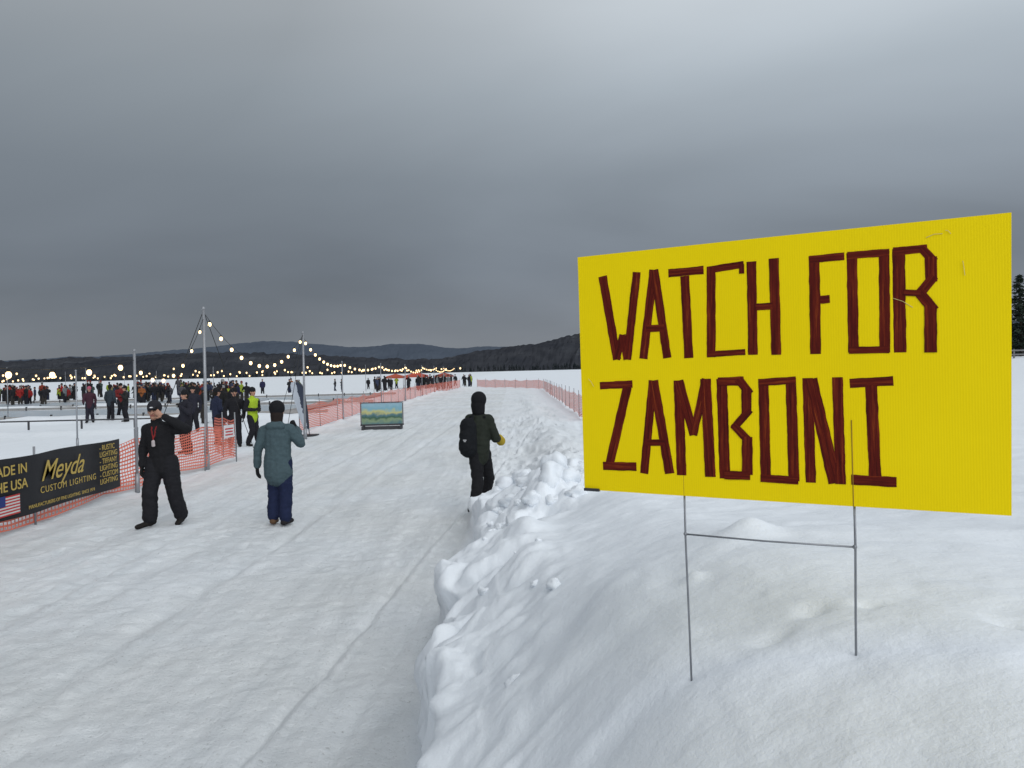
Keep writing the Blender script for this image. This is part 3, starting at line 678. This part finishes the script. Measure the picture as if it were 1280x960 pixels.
def tent(x,y,w,h,col):
    t=empty('canopy_tent',(x,y,0)); g=Geo()
    for a in(-1,1):
        for c in(-1,1): g.tube([(a*w/2,c*w/2,0),(a*w/2,c*w/2,h)],.03,6,1)
    v=[(-w/2,-w/2,h),(w/2,-w/2,h),(w/2,w/2,h),(-w/2,w/2,h),(0,0,h+.15*w/2+.2),(-w/2,-w/2,h-.25),(w/2,-w/2,h-.25),(w/2,w/2,h-.25),(-w/2,w/2,h-.25)]
    g.add(v,[(0,1,4),(1,2,4),(2,3,4),(3,0,4),(5,6,1,0),(6,7,2,1),(7,8,3,2),(8,5,0,3)],0)
    g.obj('canopy',[simple('canopy_fabric',col,.7),POLE],t)
tent(-12.6,100,2.8,1.7,(.42,.07,.04)); tent(-15.8,103,2.4,1.6,(.40,.08,.04)); tent(-9.4,105,2.4,1.6,(.30,.06,.04))

# ------------------------------------------------------------------ hills
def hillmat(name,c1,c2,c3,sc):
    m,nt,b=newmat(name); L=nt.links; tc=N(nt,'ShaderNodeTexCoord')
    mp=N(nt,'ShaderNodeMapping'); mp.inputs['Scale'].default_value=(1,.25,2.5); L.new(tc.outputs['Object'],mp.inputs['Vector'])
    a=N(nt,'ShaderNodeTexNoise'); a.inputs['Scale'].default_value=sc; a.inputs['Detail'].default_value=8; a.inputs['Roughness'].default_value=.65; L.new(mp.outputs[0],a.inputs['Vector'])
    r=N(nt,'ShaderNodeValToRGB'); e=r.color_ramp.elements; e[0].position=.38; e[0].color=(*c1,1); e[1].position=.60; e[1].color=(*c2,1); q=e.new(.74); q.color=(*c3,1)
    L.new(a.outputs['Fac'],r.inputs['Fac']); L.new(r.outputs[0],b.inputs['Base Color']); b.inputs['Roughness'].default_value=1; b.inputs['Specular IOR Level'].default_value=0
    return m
def hills(name,y0,y1,tab,mat,jag,nk=900,nr=14):
    ks=np.linspace(-1.6,1.6,nk); el=np.interp(ks,[a for a,_ in tab],[b for _,b in tab])
    el=np.convolve(np.pad(el,6,'edge'),np.ones(13)/13,'valid')+.8*fbm(ks*22,ks*0+y0*.01,3)
    v=[];f=[]
    for j in range(nr):
        t=j/(nr-1); Yd=y0+(y1-y0)*t
        z=(el/950*Yd+2.1)*(np.sin(t*math.pi/2)**.8)
        if j==0: z=z*0-1
        z=z+jag*np.random.default_rng(j).random(nk)*(0 if j==0 else 1)+ (jag*1.2*fbm(ks*70,ks*0+j*3.3,3) if j else 0)
        for k in range(nk): v.append((ks[k]*Yd,Yd,z[k]))
    for k in range(nk): v.append((ks[k]*y1*1.05,y1*1.1,-5))
    for j in range(nr):
        for k in range(nk-1): a=j*nk+k; f.append((a,a+1,a+nk+1,a+nk))
    return mesh_obj(name,v,f,mat,None,False)
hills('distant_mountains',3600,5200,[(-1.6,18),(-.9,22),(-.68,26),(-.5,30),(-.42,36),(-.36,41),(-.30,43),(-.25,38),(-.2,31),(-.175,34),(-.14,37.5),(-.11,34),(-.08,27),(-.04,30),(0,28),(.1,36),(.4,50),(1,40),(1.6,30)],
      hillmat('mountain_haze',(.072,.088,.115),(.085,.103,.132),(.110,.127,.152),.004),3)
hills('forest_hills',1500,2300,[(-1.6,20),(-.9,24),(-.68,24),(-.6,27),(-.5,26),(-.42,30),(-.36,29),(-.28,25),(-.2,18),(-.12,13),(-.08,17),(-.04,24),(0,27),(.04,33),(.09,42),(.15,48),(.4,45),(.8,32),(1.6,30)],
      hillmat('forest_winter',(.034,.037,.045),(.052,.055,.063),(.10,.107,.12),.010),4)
g=Geo(); TB=hillmat('shore_trees',(.012,.016,.018),(.035,.038,.042),(.08,.085,.09),.03)
r_=random.Random(3)
for i in range(1100):
    k=r_.uniform(-.75,.9); yd=r_.uniform(1180,1330); h=r_.uniform(5,13)*(1.0 if k>-.1 else .8); w=h*.28
    if r_.random()<(.35 if k<0 else .2): continue
    x=k*yd; n=6; v=[(x,yd,h)]
    for lv,(zz_,ww) in enumerate([(.55,.6),(.5,.35),(.12,1.0)]):
        for q in range(n): a=6.283*q/n+lv; v.append((x+w*ww*math.cos(a)*r_.uniform(.7,1.2),yd+w*ww*math.sin(a),h*zz_))
    f=[(0,1+q,1+(q+1)%n) for q in range(n)]
    for lv in range(2): f+=[(1+lv*n+q,1+(lv+1)*n+q,1+(lv+1)*n+(q+1)%n,1+lv*n+(q+1)%n) for q in range(n)]
    g.add(v,f)
g.obj('shoreline_trees',TB)

# ------------------------------------------------------------------ pines on right shore
BARK=simple('pine_bark',(.06,.045,.035),.9); NEED=simple('pine_needles',(.022,.036,.024),.8,.5,3)
def pine(x,y,h,seed):
    r=random.Random(seed); p=empty('pine_tree',(x,y,hz(x,y)-.1)); g=Geo()
    g.tube([(0,0,0),(.05,0,h*.4),(0,.03,h*.8),(0,0,h)],[h*.018,h*.013,h*.006,.01],8)
    n=Geo(); z=h*.12
    while z<h*.98:
        R=(1-z/h)**.8*h*.27*r.uniform(.75,1.15)+.15; nb=r.randint(5,7)
        for b_ in range(nb):
            a=r.uniform(0,6.28); L_=R*r.uniform(.6,1.15); d=Vector((math.cos(a),math.sin(a),0)); tip=Vector((0,0,z))+d*L_+Vector((0,0,-.18*L_+.1))
            g.tube([(0,0,z),tuple(Vector((0,0,z))+d*L_*.5+Vector((0,0,.02))),tuple(tip)],[.035,.02,.006],4)
            for q in range(int(16+L_*14)):
                t=r.uniform(.15,1.02); c=Vector((0,0,z)).lerp(tip,t)+Vector((r.gauss(0,.12),r.gauss(0,.12),r.gauss(0,.08)))*(1.2-.3*t)
                s=r.uniform(.10,.24); u=Vector((r.gauss(0,1),r.gauss(0,1),r.gauss(0,.4))).normalized(); w=u.cross(Vector((r.gauss(0,1),r.gauss(0,1),1))).normalized()
                n.add([c-u*s,c+w*s*.45,c+u*s,c-w*s*.4],[(0,1,2,3)])
        z+=h*.035*r.uniform(.7,1.2)
    g.obj('trunk',BARK,p,True); n.obj('needles',NEED,p)
pine(60.3,90,9.8,1); pine(66,96,8,2); pine(64.5,86,5.5,3); pine(71,92,10,4); pine(58.9,90,4.2,5)
rf=empty('wooden_rail_fence',(53.5,84,hz(55,84))); g=Geo()
for i in range(10): g.box((i*2.0,0,.5),(.14,.14,1.1))
for z in(.45,.9): g.box((9,-.09,z),(18.4,.05,.16))
g.obj('rails',simple('weathered_rail',(.16,.16,.16),.8),rf)

# ------------------------------------------------------------------ sky (world) and overcast light
w=bpy.data.worlds.new('World'); scene.world=w; w.use_nodes=True; nt=w.node_tree; L=nt.links; bg=nt.nodes['Background']
tc=N(nt,'ShaderNodeTexCoord'); s=N(nt,'ShaderNodeSeparateXYZ'); L.new(tc.outputs['Generated'],s.inputs[0])
z=M(nt,'MAXIMUM',s.outputs[2],0.0); den=M(nt,'ADD',z,.26)
cb=N(nt,'ShaderNodeCombineXYZ'); L.new(M(nt,'DIVIDE',s.outputs[0],den),cb.inputs[0]); L.new(M(nt,'DIVIDE',s.outputs[1],den),cb.inputs[1]); cb.inputs[2].default_value=.7
mp=N(nt,'ShaderNodeMapping'); mp.inputs['Scale'].default_value=(.6,.9,1); mp.inputs['Rotation'].default_value=(0,0,-.35); L.new(cb.outputs[0],mp.inputs['Vector'])
n1=N(nt,'ShaderNodeTexNoise'); n1.inputs['Scale'].default_value=.95; n1.inputs['Detail'].default_value=6; n1.inputs['Roughness'].default_value=.42; n1.inputs['Distortion'].default_value=.5; L.new(mp.outputs[0],n1.inputs['Vector'])
rp=N(nt,'ShaderNodeValToRGB'); e=rp.color_ramp.elements
e[0].position=0; e[0].color=(.215,.235,.268,1); e[1].position=1; e[1].color=(.56,.59,.62,1)
for p_,c_ in [(.05,(.185,.205,.238)),(.13,(.165,.188,.220)),(.24,(.205,.235,.268)),(.34,(.29,.328,.363)),(.45,(.40,.435,.465)),(.65,(.48,.51,.54))]:
    q=e.new(p_); q.color=(*c_,1)
L.new(z,rp.inputs['Fac'])
nf=N(nt,'ShaderNodeMapRange'); nf.inputs['From Min'].default_value=.3; nf.inputs['From Max'].default_value=.7; nf.inputs['To Min'].default_value=.77; nf.inputs['To Max'].default_value=1.24; L.new(n1.outputs['Fac'],nf.inputs['Value'])
az=M(nt,'ADD',1.0,M(nt,'MULTIPLY',M(nt,'MULTIPLY',s.outputs[0],z),2.6)); az=M(nt,'MAXIMUM',az,.74)
fac=M(nt,'MULTIPLY',nf.outputs[0],M(nt,'MINIMUM',az,1.5))
# unseen sky behind the viewer brightened toward -Y, added to light the sign
back=M(nt,'ADD',1.0,M(nt,'MULTIPLY',M(nt,'MAXIMUM',M(nt,'MULTIPLY',s.outputs[1],-1.0),0.0),1.3))
fac=M(nt,'MULTIPLY',fac,back)
vm=N(nt,'ShaderNodeVectorMath'); vm.operation='SCALE'; L.new(rp.outputs[0],vm.inputs[0]); L.new(fac,vm.inputs['Scale'])
sky=N(nt,'ShaderNodeTexSky'); sky.sky_type='NISHITA'; sky.sun_disc=False; sky.sun_elevation=math.radians(32); sky.sun_rotation=math.radians(156)
sk=N(nt,'ShaderNodeVectorMath'); sk.operation='SCALE'; L.new(sky.outputs[0],sk.inputs[0]); sk.inputs['Scale'].default_value=.003
ad=N(nt,'ShaderNodeVectorMath'); ad.operation='ADD'; L.new(vm.outputs[0],ad.inputs[0]); L.new(sk.outputs[0],ad.inputs[1])
L.new(ad.outputs[0],bg.inputs['Color']); bg.inputs['Strength'].default_value=1.0
su=bpy.data.lights.new('overcast_sun','SUN'); su.energy=.95; su.angle=math.radians(35); su.color=(1,.97,.94); so=bpy.data.objects.new('overcast_sun',su); link(so)
az_=math.radians(156); el_=math.radians(32); d=Vector((math.sin(az_)*math.cos(el_),math.cos(az_)*math.cos(el_),math.sin(el_)))
so.rotation_euler=d.to_track_quat('Z','Y').to_euler()

# ------------------------------------------------------------------ camera
cam=bpy.data.cameras.new('camera'); co=bpy.data.objects.new('camera',cam); link(co)
co.matrix_world=Matrix.Translation((0,0,H))@Matrix.Rotation(math.pi/2,4,'X')@Matrix.Rotation(math.radians(-1.386),4,'Z')
cam.sensor_width=36; cam.lens=950/1280*36; cam.shift_y=-17.5/1280; cam.clip_end=20000; cam.clip_start=.05
scene.camera=co
scene.view_settings.view_transform='Standard'; scene.view_settings.look='None'; scene.view_settings.exposure=0
